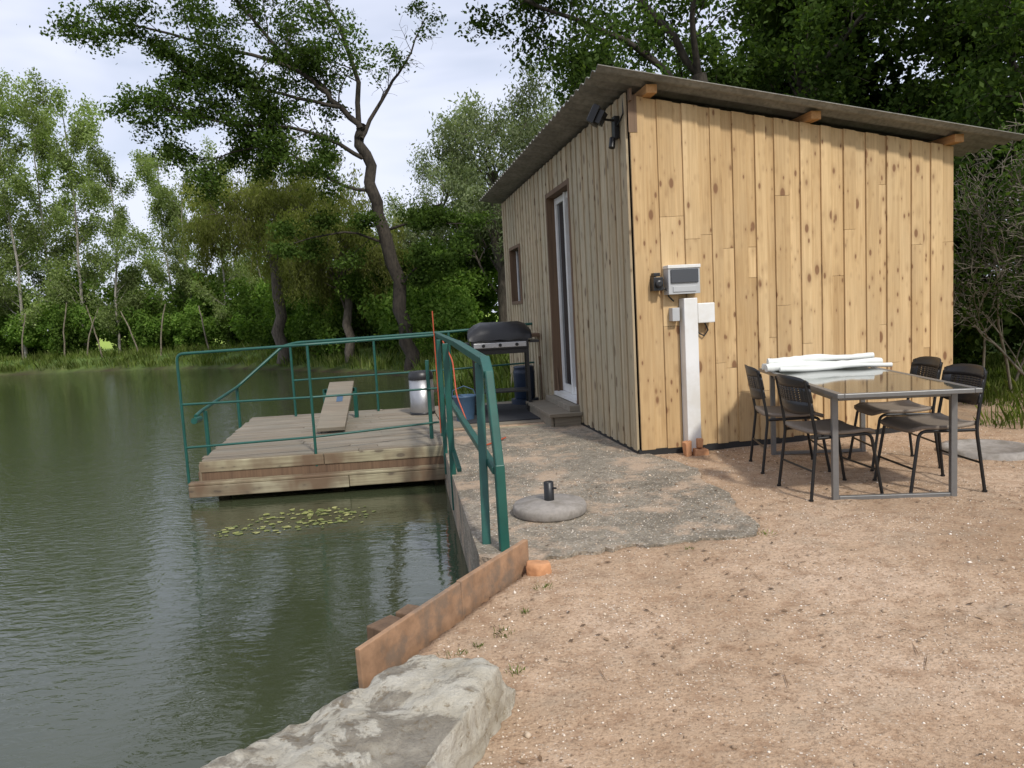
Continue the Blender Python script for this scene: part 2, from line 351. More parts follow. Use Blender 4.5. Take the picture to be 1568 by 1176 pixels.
quads=np.stack([idx[:-1,:-1],idx[:-1,1:],idx[1:,1:],idx[1:,:-1]],-1).reshape(-1,4)
me=bpy.data.meshes.new('ground'); me.vertices.add(len(verts)); me.vertices.foreach_set('co',verts.reshape(-1).astype(np.float32))
me.loops.add(quads.size); me.loops.foreach_set('vertex_index',quads.reshape(-1).astype(np.int32)); me.polygons.add(len(quads)); me.polygons.foreach_set('loop_start',np.arange(0,quads.size,4,dtype=np.int32)); me.update(calc_edges=True)
me.polygons.foreach_set('use_smooth',np.ones(len(quads),bool))
grass=np.maximum(np.clip((Y-9)/2,0,1),np.clip((X-5.0-.2*(Y-4))/1.2,0,1)*.8)
field=np.clip((Y-38)/6,0,1)
mud=(1-sstep(-.3,.35,SD))*far+ (SD<.03)*(1-far)
for nm,a in (('grass',grass),('field',field),('mud',mud)):
    at=me.attributes.new(nm,'FLOAT','POINT'); at.data.foreach_set('value',np.clip(a,0,1).reshape(-1).astype(np.float32))
me.materials.append(M_ground); go=bpy.data.objects.new('ground',me); scene.collection.objects.link(go)
b=MB(); b.add([(-110,-60,-.4),(2,-60,-.4),(2,45,-.4),(-110,45,-.4)],[(0,1,2,3)]); b.build('pond_water',M_water)
b=MB(); n=len(ring)
zt=.016; b.add([(x,y,zt) for x,y in ring]+[(x,y,-.9) for x,y in ring]+[(.30,5.6,zt)],[(i,(i+1)%n,2*n) for i in range(n)]+[(i,i+n,(i+1)%n+n,(i+1)%n) for i in range(n)])
b.build('concrete_pad',M_conc)
b=MB(); b.beam((-.66,2.80,-.19),(-.30,3.40,-.165),.026,.6,0); b.beam((-.302,3.396,-.16),(.03,3.95,-.15),.03,.6,0)
b.build('retaining_board',M_osb,bevel=.004)
b=MB(); b.box((-.07,-.05,-.6),(.07,.05,.09),0,Matrix.Translation((-.60,3.08,0))@Matrix.Rotation(.9,4,'Z')); b.box((-.04,-.04,-.6),(.06,.04,.10),0,Matrix.Translation((-.52,3.18,0))@Matrix.Rotation(1.1,4,'Z')); b.build('wooden_stake',M_brown,bevel=.006)
# ------------------------------------------------------------------ rock
import bmesh
def rock(name,pts,zt,zb,seed,mat,amp=.05,k=1.):
    bm=bmesh.new()
    for x,y in pts: bm.verts.new((x,y,zb)); 
    cx=sum(p[0] for p in pts)/len(pts); cy=sum(p[1] for p in pts)/len(pts)
    rr=random.Random(seed)
    for x,y in pts:
        bm.verts.new((cx+(x-cx)*.99,cy+(y-cy)*.99,zt-rr.uniform(.06,.12)*k)); bm.verts.new((cx+(x-cx)*.86,cy+(y-cy)*.86,zt+rr.uniform(-.03,.02)*k))
    bmesh.ops.convex_hull(bm,input=bm.verts[:]); 
    for v in [v for v in bm.verts if not v.link_faces]: bm.verts.remove(v)
    me=bpy.data.meshes.new(name); bm.to_mesh(me); bm.free(); me.materials.append(mat)
    o=bpy.data.objects.new(name,me); scene.collection.objects.link(o)
    r=o.modifiers.new('r','REMESH'); r.mode='VOXEL'; r.voxel_size=.011 if k==1 else .006; r.use_smooth_shade=True
    for i,(ty,sc,st) in enumerate((('CLOUDS',.25,amp),('VORONOI',.28,-.07*k),('CLOUDS',.06,.022*k),('VORONOI',.07,-.016*k))):
        t=bpy.data.textures.new(name+str(i),ty); t.noise_scale=sc*(1 if k==1 else .4)
        if ty=='CLOUDS': t.noise_depth=3
        d=o.modifiers.new('d%d'%i,'DISPLACE'); d.texture=t; d.strength=st; d.mid_level=.45
    return o
rock('limestone_block',[(-.54,2.56),(-.40,2.72),(-.15,2.69),(-.02,2.52),(-.16,2.2),(-.30,1.85),(-.55,1.2),(-1.35,1.0),(-1.25,1.5),(-.92,2.08)],.17,-.7,4,M_rock,.07)
rock('loose_stone',[(.02,3.86),(.08,3.90),(.15,3.87),(.16,3.80),(.08,3.77),(.02,3.80)],.055,-.04,6,M_brick,.012,.2)
# ------------------------------------------------------------------ cabin
yaw=math.atan2(.1748,.9846)
cab=empty('wooden_cabin',(1.16,6.74,0),yaw)
SL=.15; W_=3.26; D_=6.6
zt=lambda x:3.22-SL*x
b=MB(); rr=random.Random(11); x=0.0; k=0
def board(b,x0,x1,y0,y1,z0,z1f,mi=0):
    vs=[(x0,y0,z0),(x1,y0,z0),(x1,y1,z0),(x0,y1,z0),(x0,y0,z1f(x0)),(x1,y0,z1f(x1)),(x1,y1,z1f(x1)),(x0,y1,z1f(x0))]
    b.add(vs,[(0,3,2,1),(4,5,6,7),(0,1,5,4),(1,2,6,5),(2,3,7,6),(3,0,4,7)],mi)
while x<W_-.02:
    wd=rr.choice([.095,.115,.12,.125,.14]); x1=min(W_,x+wd)
    if W_-x1<.06: x1=W_
    yo=0 if k%2 else -.018
    cuts=[0.05]; 
    if rr.random()<.5: cuts.append(rr.uniform(.5,1.6))
    if rr.random()<.4: cuts.append(rr.uniform(1.8,2.6))
    g=.0035
    for i,c in enumerate(cuts):
        last=(i==len(cuts)-1)
        jit=rr.uniform(-.002,.002)
        topf=(lambda q:zt(q)) if last else (lambda q,cc=cuts[i+1]-g*.6:cc)
        board(b,x+g/2-(0.006 if yo else 0),x1-g/2+(.006 if yo else 0),yo+jit-.022,yo+jit,c,topf)
    x=x1;k+=1
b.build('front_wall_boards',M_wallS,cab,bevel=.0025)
DY0,DY1,DZ0,DZ1=2.0,3.15,.30,2.84; WY0,WY1,WZ0,WZ1=5.12,5.92,1.52,2.40
b=MB(); y=-.0; k=0
while y<D_-.01:
    wd=rr.choice([.09,.10,.115,.13]); y1=min(D_,y+wd)
    for e in (DY0,DY1,WY0,WY1):
        if y<e-.001<y1-.0 : y1=e
    yc=(y+y1)/2; segs=[(.04,3.23)]
    if DY0<yc<DY1: segs=[(DZ1,3.23)]
    if WY0<yc<WY1: segs=[(.04,WZ0),(WZ1,3.23)]
    xo=0 if k%2 else -.014
    for s0,s1 in segs: b.box((xo-.022,y+.002,s0),(xo,y1-.002,s1+.02))
    y=y1;k+=1
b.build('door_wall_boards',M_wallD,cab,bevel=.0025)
b=MB()
b.box((.02,.02,.03),(W_-.02,.06,2.72)); b.add([(.02,.03,2.7),(W_-.02,.03,2.7),(W_-.02,.03,zt(W_)-.01),(.02,.03,zt(.02)-.01)],[(0,1,2,3)])
b.box((.16,.05,.03),(W_-.03,D_,2.68)); b.box((.004,.03,.03),(.02,DY0-.05,3.2));b.box((.004,DY1+.05,.03),(.02,WY0-.03,3.2));b.box((.004,WY1+.03,.03),(.02,D_-.01,3.2)); b.box((.004,.03,2.9),(.02,D_,3.2))
b.box((.004,WY0,0.03),(.02,WY1,WZ0-.03)); b.box((0.15,.2,2.5),(.3,D_-.1,3.15))
b.build('inner_core',M_dark,cab)
b=MB(); b.box((W_-.03,0.002,.05),(W_+.0,D_,zt(W_))); b.box((.02,D_-.04,.05),(W_-.04,D_-.01,2.72)); b.build('rear_walls',M_wallD,cab)
b=MB(); b.box((-.03,-.035,-.12),(W_,-.004,.055)); b.box((-.035,0,-.12),(-.004,D_,.045)); b.box((0,0,-.12),(W_,D_,.02)); b.build('base_flashing',M_flash,cab)
ysr=np.arange(-.30,6.98,.0148); xr=[-.36,.6,1.6,2.6,3.8]
b=MB(); rz=lambda x,y,o=0:3.325-SL*x+.017*math.sin(2*math.pi*y/.177)+o
nr=len(ysr); vs=[(x,y,rz(x,y)) for x in xr for y in ysr]+[(x,y,rz(x,y,-.007)) for x in xr for y in ysr]; nn=len(xr)*nr
fs=[(i*nr+j,(i+1)*nr+j,(i+1)*nr+j+1,i*nr+j+1) for i in range(len(xr)-1) for j in range(nr-1)]
fs+=[(nn+a[0],nn+a[3],nn+a[2],nn+a[1]) for a in fs]
e=len(xr)-1
fs+=[(j,j+1,nn+j+1,nn+j) for j in range(nr-1)]+[(e*nr+j+1,e*nr+j,nn+e*nr+j,nn+e*nr+j+1) for j in range(nr-1)]
fs+=[((i+1)*nr,i*nr,nn+i*nr,nn+(i+1)*nr) for i in range(e)]+[(i*nr+nr-1,(i+1)*nr+nr-1,nn+(i+1)*nr+nr-1,nn+i*nr+nr-1) for i in range(e)]
b.add(vs,fs,0,False); b.build('corrugated_roof',M_roof,cab)
b=MB()
for px in (.16,1.72,3.2): b.box((px-.05,-.16,zt(px)+.005),(px+.05,6.9,zt(px)+.08))
b.build('purlins',M_purlin,cab,bevel=.004)
b=MB(); b.box((-.02,-.1,3.16),(.0,-.045,3.26)); b.box((-.02,-.044,2.9),(.06,-.041,3.22)) ; b.build('corner_trim',M_brown,cab)
b=MB()
b.box((-.045,DY1-.035,DZ0-.05),(.13,DY1+.02,DZ1+.03)); b.box((-.045,DY0-.02,DZ0-.05),(.13,DY0+.035,DZ1+.03)); b.box((-.045,DY0+.036,DZ1-.03),(.13,DY1-.036,DZ1+.03))
b.box((-.05,WY0-.03,WZ0-.03),(.10,WY0+.02,WZ1+.03));b.box((-.05,WY1-.02,WZ0-.03),(.10,WY1+.03,WZ1+.03));b.box((-.05,WY0+.021,WZ0-.03),(.10,WY1-.021,WZ0+.02));b.box((-.05,WY0+.021,WZ1-.02),(.10,WY1-.021,WZ1+.03))
b.build('door_and_window_lining',M_brown,cab,bevel=.003)
b=MB(); fx0,fx1=.06,.115
for yy in (DY0+.04,DY0+.50,DY0+.60,DY1-.10): b.box((fx0-(.025 if abs(yy-(DY0+.5))<.01 else 0),yy,DZ0+.001),(fx1,yy+.06,DZ1-.04))
b.box((fx0+.003,DY0+.1,DZ0+.002),(fx1-.003,DY1-.1,DZ0+.10)); b.box((fx0+.003,DY0+.1,DZ1-.12),(fx1-.003,DY1-.1,DZ1-.041)); b.box((-.06,DY0+.036,DZ0-.05),(.12,DY1-.036,DZ0))
b.box((.055,WY0+.03,WZ0+.021),(.09,WY0+.06,WZ1-.021));b.box((.055,WY1-.06,WZ0+.021),(.09,WY1-.03,WZ1-.021))
b.build('door_frame',M_white,cab,bevel=.004)
b=MB(); b.box((.085,DY0+.05,DZ0+.05),(.095,DY1-.05,DZ1-.06)); b.box((.07,WY0+.02,WZ0+.02),(.078,WY1-.02,WZ1-.02)); b.build('glass_panes',M_glass,cab)
b=MB(); b.box((-.42,1.85,.13),(-.03,3.3,.17)); b.box((-.40,1.9,.0),(-.37,3.25,.129)); b.box((-.36,1.9,0),(-.04,1.93,.129));b.box((-.16,1.95,.171),(-.03,3.2,.24)); b.build('door_step',M_deck,cab,bevel=.004)
b=MB()
b.box((-.075,.18,2.90),(-.025,.26,3.10),0); b.tube(fillet([(-.04,.2,3.06),(-.16,.16,3.06),(-.2,.12,3.06)]),.012,8)
Mx=Matrix.Translation((-.20,.10,3.05))@Matrix.Rotation(-.5,4,'Z')@Matrix.Rotation(.5,4,'Y')
b.box((-.11,-.10,-.08),(-.05,.10,.08),0,Mx); b.box((-.05,-.07,-.06),(-.0,.07,.06),0,Mx)
b.tube([(-.08,.22,2.91),(-.1,.2,2.82)],.03,10)
b.box((-.118,-.088,-.068),(-.1105,.088,.068),1,Mx)
b.tube([(-.03,.05,3.22),(-.04,.03,3.08),(-.05,.1,3.03),(-.05,.2,3.0)],.008,6)
b.build('floodlight',[M_blackmetal,M_glass],cab,bevel=.004)
b=MB(); b.box((.40,-.15,.02),(.53,-.03,1.42),0)
b.build('cable_duct',M_white,cab,bevel=.006)
b=MB(); b.box((.26,-.15,1.46),(.56,-.03,1.70),0); b.box((.28,-.165,1.56),(.54,-.151,1.68),2); b.box((.30,-.158,1.48),(.52,-.151,1.53),0); b.box((.255,-.16,1.69),(.565,-.03,1.72),1); 
b.box((.30,-.12,1.22),(.37,-.03,1.34),0)
b.build('meter_box',[M_greyplastic,M_white,M_glass],cab,bevel=.006)
b=MB(); b.box((.535,-.14,1.19),(.70,-.04,1.37),0); b.build('junction_box',M_white,cab,bevel=.008)
b=MB(); b.box((.13,-.13,1.50),(.22,-.03,1.62),0); b.lathe([(.03,0),(.035,.03),(.02,.035)],(.175,-.13,1.56),16,0,True,Matrix.Rotation(rad(90),4,'X')); b.box((.14,-.11,1.63),(.2,-.04,1.66),0)
b.tube(fillet([(.22,-.08,1.53),(.27,-.1,1.50),(.28,-.08,1.45),(.34,-.06,1.40)],.03),.008,6); b.tube([(.62,-.09,1.19),(.66,-.07,1.12),(.62,-.07,1.07),(.57,-.06,1.10),(.54,-.06,1.16)],.008,6)
b.tube([(.56,-.05,.6),(.57,-.05,.02)],.007,6)
b.build('sockets_and_cables',M_black,cab,bevel=.004)
b=MB(); b.box((.36,-.2,-.02),(.42,-.12,.12),0,jit=.012); b.box((.44,-.22,-.02),(.56,-.13,.05),0,jit=.012); b.box((.47,-.19,.05),(.53,-.14,.14),0,jit=.012); b.build('broken_bricks',M_brick,cab,bevel=.006)
# ------------------------------------------------------------------ deck
ang=math.atan2(.077,.997)
O=Vector((-3.27,7.6,0)); ex=Vector((.997,.077,0)); ey=Vector((-.175,.985,0))
dk=empty('wooden_deck',(0,0,0))
def dobj(b,name,mat,bevel=.003):
    o=b.build(name,mat,None,bevel); o.parent=dk; o.matrix_local=Matrix.Translation(O)@Matrix.Rotation(ang,4,'Z'); return o
shx=(Matrix.Rotation(-ang,3,'Z')@ey)
def S(x,y,z): return Vector((x+shx.x*y,shx.y*y,z))
def sbox(b,lo,hi,mi=0):
    vs=[S(x,y,z) for z in (lo[2],hi[2]) for x,y in ((lo[0],lo[1]),(hi[0],lo[1]),(hi[0],hi[1]),(lo[0],hi[1]))]
    b.add(vs,[(0,3,2,1),(4,5,6,7),(0,1,5,4),(1,2,6,5),(2,3,7,6),(3,0,4,7)],mi)
b=MB(); rr=random.Random(5); y=0
while y<3.3:
    wd=.135; zz=rr.uniform(-.004,.004)
    xm=rr.uniform(.8,1.9)
    sbox(b,(rr.uniform(-.03,.01),y,-.01+zz),(xm,y+wd-.008,.022+zz)); zz=rr.uniform(-.004,.004); sbox(b,(xm+.004,y,-.01+zz),(2.62,y+wd-.008,.022+zz))
    if y>.98: sbox(b,(2.63,y,-.01+zz),(4.52,y+wd-.008,.024+zz))
    y+=wd
dobj(b,'boards',M_deck)
b=MB()
rr=random.Random(4)
for x0,x1 in ((-.02,1.25),(1.254,2.66)): sbox(b,(x0,-.03+rr.uniform(-.004,.004),-.105),(x1,-.004,.010))
sbox(b,(-.12,-.16,-.215),(2.66,-.0401,-.185)); sbox(b,(-.12,-.165,-.335),(1.50,-.135,-.216));sbox(b,(1.504,-.16,-.33),(2.68,-.132,-.216))
sbox(b,(-.03,-.03,-.2),(-.005,3.2,-.015)); sbox(b,(2.6,.85,-.2),(4.5,.95,.012))
dobj(b,'fascia_boards',M_fascia,.008)
b=MB()
sbox(b,(-.04,-.02,-.30),(2.64,.02,-.10))
for yy in (.05,1.5,3.0): sbox(b,(0,yy,-.26),(2.6,yy+.1,-.012))
for xx in (.1,1.3,2.4):
    for yy in (.15,1.6,3.1): sbox(b,(xx,yy,-1.2),(xx+.12,yy+.12,-.26))
dobj(b,'joists_and_piles',M_brown)
b=MB(); sbox(b,(2.92,1.25,.028),(4.05,2.9,.045)); o=dobj(b,'door_mat',M_mat)
# ------------------------------------------------------------------ green railing
g=empty('green_railing')
def rail(name,items,flat=None):
    b=MB()
    for pts,r in items: b.tube(fillet(pts,.07),r,10)
    return b.build(name,M_green,g)
pA=(-.80,8.30)
b=MB()
def flatbar(a,c,w=.05,h=.05): b.beam(a,c,w,h)
flatbar((pA[0],pA[1],1.17),(-.42,5.85,1.16),.055,.045); flatbar((-.42,5.86,1.16),(-.16,4.5,1.10),.06,.05); 
flatbar((-.16,4.52,1.11),(-.135,4.32,1.03),.06,.05)
flatbar((-.135,4.33,1.05),(-.10,4.20,.50),.05,.055); flatbar((-.10,4.20,.52),(-.095,4.18,-.1),.055,.055)
flatbar((-.20,4.62,1.08),(-.205,4.30,-.1),.05,.05)
flatbar((pA[0],pA[1],.58),(-.12,4.22,.48),.045,.045); flatbar((pA[0],pA[1],.24),(-.44,5.6,.20),.035,.035)
flatbar((-.55,6.3,-.3),(-.55,6.3,1.15),.05,.05); flatbar((pA[0],pA[1],-.3),(pA[0],pA[1],1.17),.06,.06); flatbar((-.93,8.2,-.3),(-.93,8.2,.9),.04,.04)
flatbar((-.70,7.3,-.2),(-.70,7.3,1.15),.04,.04)
b.build('bank_section',M_green,g,bevel=.006)
fl=(-3.40,7.55);fm=(-2.10,7.68)
rail('front_section',[([(*fl,-.35),(*fl,1.14),(fm[0],fm[1],1.16),(-.84,8.22,1.17)],.015),([(fm[0],fm[1],-.12),(fm[0],fm[1],1.15)],.015),([(*fl,.62),(*fm,.61),(-.84,8.2,.58)],.012),([(*fl,.17),(*fm,.19),(-.84,8.2,.2)],.012)])
rail('side_section',[([(-3.46,8.0,.44),(-3.48,8.2,.47),(-3.85,10.35,.54),(-3.3,10.78,1.06),(-3.1,10.8,1.1),(-.9,11.0,1.13),(.35,11.15,1.18)],.02),
 ([(-3.44,7.9,.40),(-3.46,8.1,.40)],.035),([(-3.47,8.28,-.1),(-3.47,8.28,.46)],.024),([(-3.86,10.34,-.1),(-3.86,10.34,.54)],.022),([(-3.2,10.8,0),(-3.2,10.8,1.08)],.018),([(-2.0,10.9,0),(-2.0,10.9,1.11)],.018),([(-.9,11.0,0),(-.9,11,1.13)],.02),
 ([(-3.2,10.8,.55),(-.9,11,.57),(.4,11.15,.6)],.014)])
# ------------------------------------------------------------------ deck things
e=empty('wooden_plank_ramp'); b=MB()
b.beam((-2.24,8.95,.075),(-2.42,10.5,.50),.34,.05); b.build('plank',M_deck,e,bevel=.004)
b=MB(); b.beam((-2.62,10.3,.42),(-2.2,10.3,.42),.05,.05); b.beam((-2.62,10.3,0.02),(-2.62,10.3,.44),.05,.05); b.beam((-2.2,10.3,0.02),(-2.2,10.3,.44),.05,.05); b.build('trestle',M_green,e)
b=MB(); b.beam((-2.30,9.75,.321),(-2.33,9.95,.376),.08,.006); b.build('tape_blue',M_blue,e)
b=MB(); c0=(-1.27,10.3,.025)
b.lathe([(.165,0),(.17,.01),(.17,.5),(.165,.5)],c0,32,0); b.lathe([(.176,.49),(.178,.52),(.168,.58),(.14,.60)],c0,32,1); b.lathe([(.174,0),(.176,.03),(.17,.035)],c0,32,1)
b.build('steel_trash_bin',[M_steel,M_black])
b=MB(); b.lathe([(.11,0),(.145,.30),(.155,.31),(.155,.325),(.14,.325),(.12,.15),(.1,.02)],(-.62,9.4,.025),24); b.tube([(-.775,9.4,.32),(-.76,9.4,.42),(-.62,9.4,.47),(-.5,9.4,.42),(-.465,9.4,.32)],.006,6); b.build('blue_bucket',M_blue)
b=MB(); b.lathe([(.14,0),(.15,.02),(.155,.36),(.16,.38),(.15,.40),(.145,.44),(.155,.45),(.13,.47)],(.18,10.7,.12),24); b.lathe([(.2,0),(.2,.09)],(.18,10.7,.025),20); b.build('plastic_barrel',M_navy)
e=empty('gas_barbecue',(-.14,10.0,.03),.05)
b=MB()
for sx in (-.36,.36):
    for sy in (-.2,.2): b.box((sx-.018,sy-.018,.06 if sx>0 else 0),(sx+.018,sy+.018,.86))
b.box((-.36,-.2,.28),(.36,.2,.30)); b.box((-.342,-.21,.8),(.342,-.185,.86)); b.tube([(-.37,-.23,.08),(-.37,-.26,.08)],.07,14); b.tube([(.37,-.23,.08),(.37,-.26,.08)],.07,14)
b.build('cart_frame',M_blackmetal,e)
b=MB(); b.box((-.38,-.24,.86),(.38,.24,.98)); b.box((-.35,-.255,.885),(.35,-.241,.955),1)
for i in range(3): b.tube([(-.22+.22*i,-.255,.92),(-.22+.22*i,-.285,.92)],.022,12,0)
b.build('burner_box',[M_blackmetal,M_steel],e,bevel=.008)
b=MB(); prof=[]
nv=14; 
for i in range(nv+1):
    a=math.pi*i/nv; yy=-.25*math.cos(a); zz=.985+.24*math.sin(a)**.8
    prof.append((yy,zz))
vs=[];xsn=[-.42,-.40,-.34,-.25,-.12,0,.12,.25,.34,.40,.42]; 
for xi in xsn:
    k=1-.45*max(0,(abs(xi)-.30)/.12)
    for yy,zz in prof: vs.append((xi+random.uniform(-.006,.006),yy*(1+random.uniform(-.04,.04)),.985+(zz-.985)*k+random.uniform(-.012,.010)))
m_=nv+1
b.add(vs,[(i*m_+j,i*m_+j+1,(i+1)*m_+j+1,(i+1)*m_+j) for i in range(len(xsn)-1) for j in range(nv)]+[tuple(range(m_))[::-1],tuple(range((len(xsn)-1)*m_,len(xsn)*m_))],0,True)
b.box((-.5,-.2,.93),(-.4,.2,.96)); b.box((.4,-.2,.93),(.52,.2,.96))
b.build('hood_cover',M_black,e)
b=MB(); b.box((.30,10.6,1.0),(.66,10.95,1.05)); b.box((.42,10.62,.02),(.50,10.70,1.0)); b.box((.58,10.62,.02),(.66,10.7,1.0)); b.box((.40,10.6,.6),(.66,10.62,.72)); b.build('timber_stand',M_brown,bevel=.004)
b=MB(); b.tube([(.62,9.7,.03),(.60,9.95,1.25)],.014,8); b.box((.55,9.68,.03),(.70,9.72,.09)); b.build('broom',M_brown)
b=MB(); b.tube([(-.86,8.55,.02),(-.87,8.55,1.44)],.007,8); b.build('orange_marker_pole',M_orange)
b=MB(); b.tube(fillet([(-.74,8.2,1.10),(-.62,7.9,.9),(-.58,7.6,.55),(-.5,7.5,.35),(-.42,7.45,.06),(-.3,7.5,.035),(-.1,7.9,.035)],.1),.008,8); b.build('orange_hose',M_orange)
b=MB(); b.lathe([(.235,0),(.25,.012),(.25,.055),(.24,.07),(.1,.085),(.045,.088)],(.21,4.92,.018),48,0); b.lathe([(.034,0),(.034,.13),(.028,.132),(.028,.10)],(.21,4.92,.10),20,1); b.tube([(.24,4.9,.19),(.26,4.89,.19)],.007,8,1)
b.build('parasol_base',[M_basec,M_black])
b=MB(); b.lathe([(.36,-.02),(.35,.045),(.29,.05),(.28,.03),(0.02,.03)],(3.95,6.1,0),40,0); b.build('concrete_well_cover',M_basec)
# ------------------------------------------------------------------ table
tyaw=rad(-5); e=empty('garden_table',(2.50,4.62,0),tyaw); TW,TL=.44,2.02
b=MB(); b.box((-TW,0,.725),(-TW+.045,TL,.755)); b.box((TW-.045,0,.725),(TW,TL,.755)); b.box((-TW+.0455,0,.725),(TW-.0455,.045,.754)); b.box((-TW+.0455,TL-.045,.725),(TW-.0455,TL,.754))
b.box((-TW+.0455,TL/2-.02,.715),(TW-.0455,TL/2+.02,.745))
for yy in (.22,TL-.25):
    b.box((-.40,yy,0.0),(-.36,yy+.04,.724)); b.box((.36,yy,0.0),(.40,yy+.04,.724)); b.box((-.3595,yy+.002,.003),(.3595,yy+.038,.032)); b.box((-.3595,yy+.002,.68),(.3595,yy+.038,.722))
for sx in (-.38,.36): b.box((sx,.27,.68),(sx+.02,TL-.26,.72))
b.build('frame',M_tabmetal,e,bevel=.004)
b=MB(); b.box((-TW+.046,.046,.7455),(TW-.046,TL/2-.003,.753)); b.box((-TW+.046,TL/2+.003,.7455),(TW-.046,TL-.046,.753)); b.build('glass_top',M_tabglass,e)
e=empty('folded_parasol_canvas',(2.16,6.25,.758),rad(2))
rr=random.Random(8)
for j,(yo,zo,ln,r) in enumerate(((0,0.032,1.0,.042),(.11,.03,.92,.036),(.05,.085,.92,.034),(.2,.025,.86,.03),(-.09,.018,.95,.024))):
    b=MB(); pts=[];rs=[]
    for i in range(21):
        t=i/20; pts.append((t*ln+.02*j,yo+.014*math.sin(t*7+j),zo+.006*math.sin(t*9+2*j))); rs.append(r*(.75+.25*math.sin(math.pi*min(1,t*1.3+.1)))*(1+.12*rr.uniform(-1,1)))
    b.tube(pts,rs,12); b.build('fold_%d'%(j+1),M_cloth,e)
# ------------------------------------------------------------------ chairs
def chair_mesh():
    b=MB(); r=.0115
    for s in (-1,1):
        y=s*.235
        b.tube(fillet([(-.25,y,0),(-.20,y*.93,.43),(-.23,y*.9,.62),(-.27,y*.88,.82)],.05),r,8,0)
        b.tube(fillet([(.26,y,0),(.19,y*.93,.435),(-.19,y*.93,.425)],.05),r,8,0)
        b.tube([(.232,y*.97,.18),(.232,-y*.97,.18)] if s>0 else [(-.225,y*.97,.2),(-.225,-y*.97,.2)],.008,8,0)
        b.tube([(-.25,y,0),(-.25,y,.012)],.016,8,0); b.tube([(.26,y,0),(.26,y,.012)],.016,8,0)
    n=8; vs=[];
    for lay in (0,1):
        for i in range(n+1):
            x=-.21+.44*i/n
            for j in range(n+1):
                y=-.23+.46*j/n; ed=((abs(2*j/n-1))**4*.014); z=.452-.016*math.sin(math.pi*i/n)+ed-(.03*max(0,(i/n-.8)/.2)**2)
                k=1-.12*max(0,(abs(i/n-.5)-.35)/.15); vs.append((x,y*k,z-.026*lay+.018))
    m=(n+1)
    top=[(i*m+j,(i+1)*m+j,(i+1)*m+j+1,i*m+j+1) for i in range(n) for j in range(n)]
    bot=[tuple(q+m*m for q in f[::-1]) for f in top]
    side=[]
    for i in range(n):
        side+=[(i*m,i*m+m*m,(i+1)*m+m*m,(i+1)*m),(i*m+n,(i+1)*m+n,(i+1)*m+n+m*m,i*m+n+m*m)]
        side+=[(i,i+1,i+1+m*m,i+m*m),(n*m+i,n*m+i+m*m,n*m+i+1+m*m,n*m+i+1)]
    b.add(vs,top+bot+side,1,True)
    def bx(y,z): return -.265-.04*(z-.6)/.22+.055*(y/.22)**2
    def panel(y0,y1,z0,z1,ny=8,nz=3):
        vs=[]
        for lay in (0,1):
            for i in range(nz+1):
                for j in range(ny+1):
                    y=y0+(y1-y0)*j/ny; z=z0+(z1-z0)*i/nz; rz=0
                    if z>.80: rz=-.03*(abs(y)/.22)**4
                    if z<.60: rz=.03*(abs(y)/.22)**4
                    vs.append((bx(y,z)-.010*lay,y,z+rz))
        m=ny+1; q=(nz+1)*m
        t=[(i*m+j,i*m+j+1,(i+1)*m+j+1,(i+1)*m+j) for i in range(nz) for j in range(ny)]
        s=[(i*m,(i+1)*m,(i+1)*m+q,i*m+q) for i in range(nz)]+[(i*m+ny,i*m+ny+q,(i+1)*m+ny+q,(i+1)*m+ny) for i in range(nz)]+[(j,j+q,j+1+q,j+1) for j in range(ny)]+[(nz*m+j,nz*m+j+1,nz*m+j+1+q,nz*m+j+q) for j in range(ny)]
        b.add(vs,t+[tuple(a+q for a in f[::-1]) for f in t]+s,2,True)
    panel(-.225,.225,.765,.845); panel(-.22,.22,.575,.67); 
    panel(-.225,-.16,.6701,.7649,3,4); panel(.16,.225,.6701,.7649,3,4)
    for i in range(6): panel(-.1599,.1599,.6725+.0158*i,.6725+.0158*i+.0105,8,1)
    for i in range(9): panel(-.152+.038*i-.010,-.152+.038*i+.010,.6702,.7648,1,3)
    return b
cm=None
for i,(x,y,a) in enumerate(((2.20,5.14,.10),(2.22,5.95,-.12),(2.90,5.12,math.pi+.02),(3.04,5.86,math.pi-.08))):
    if cm is None:
        o=chair_mesh().build('stacking_chair',[M_blackmetal,M_seat,M_black]); cm=o.data
    else:
        o=bpy.data.objects.new('stacking_chair',cm); scene.collection.objects.link(o)
    o.location=(x,y,.004); o.rotation_euler[2]=a
# ------------------------------------------------------------------ gravel, litter, tufts
def blobs(name,pts,sizes,mat,seed):
    r=np.random.default_rng(seed)
    base=np.array([(1,0,0),(0,1,0),(-1,0,0),(0,-1,0),(0,0,.7),(0,0,-.6)],float); tri=[(0,1,4),(1,2,4),(2,3,4),(3,0,4),(1,0,5),(2,1,5),(3,2,5),(0,3,5)]
    n=len(pts); V=base[None]*(.6+.8*r.random((n,6,1)))*sizes[:,None,None]; a=r.random(n)*6.28; c,s=np.cos(a),np.sin(a)
    V2=V.copy(); V2[...,0]=V[...,0]*c[:,None]-V[...,1]*s[:,None]; V2[...,1]=V[...,0]*s[:,None]+V[...,1]*c[:,None]; V2+=pts[:,None]
    fi=(np.array(tri)[None]+6*np.arange(n)[:,None,None]).reshape(-1)
    me=bpy.data.meshes.new(name); me.vertices.add(n*6); me.vertices.foreach_set('co',V2.reshape(-1).astype(np.float32)); me.loops.add(len(fi)); me.loops.foreach_set('vertex_index',fi.astype(np.int32)); me.polygons.add(len(fi)//3); me.polygons.foreach_set('loop_start',np.arange(0,len(fi),3,dtype=np.int32)); me.update(calc_edges=True); me.materials.append(mat)
    o=bpy.data.objects.new(name,me); scene.collection.objects.link(o); return o
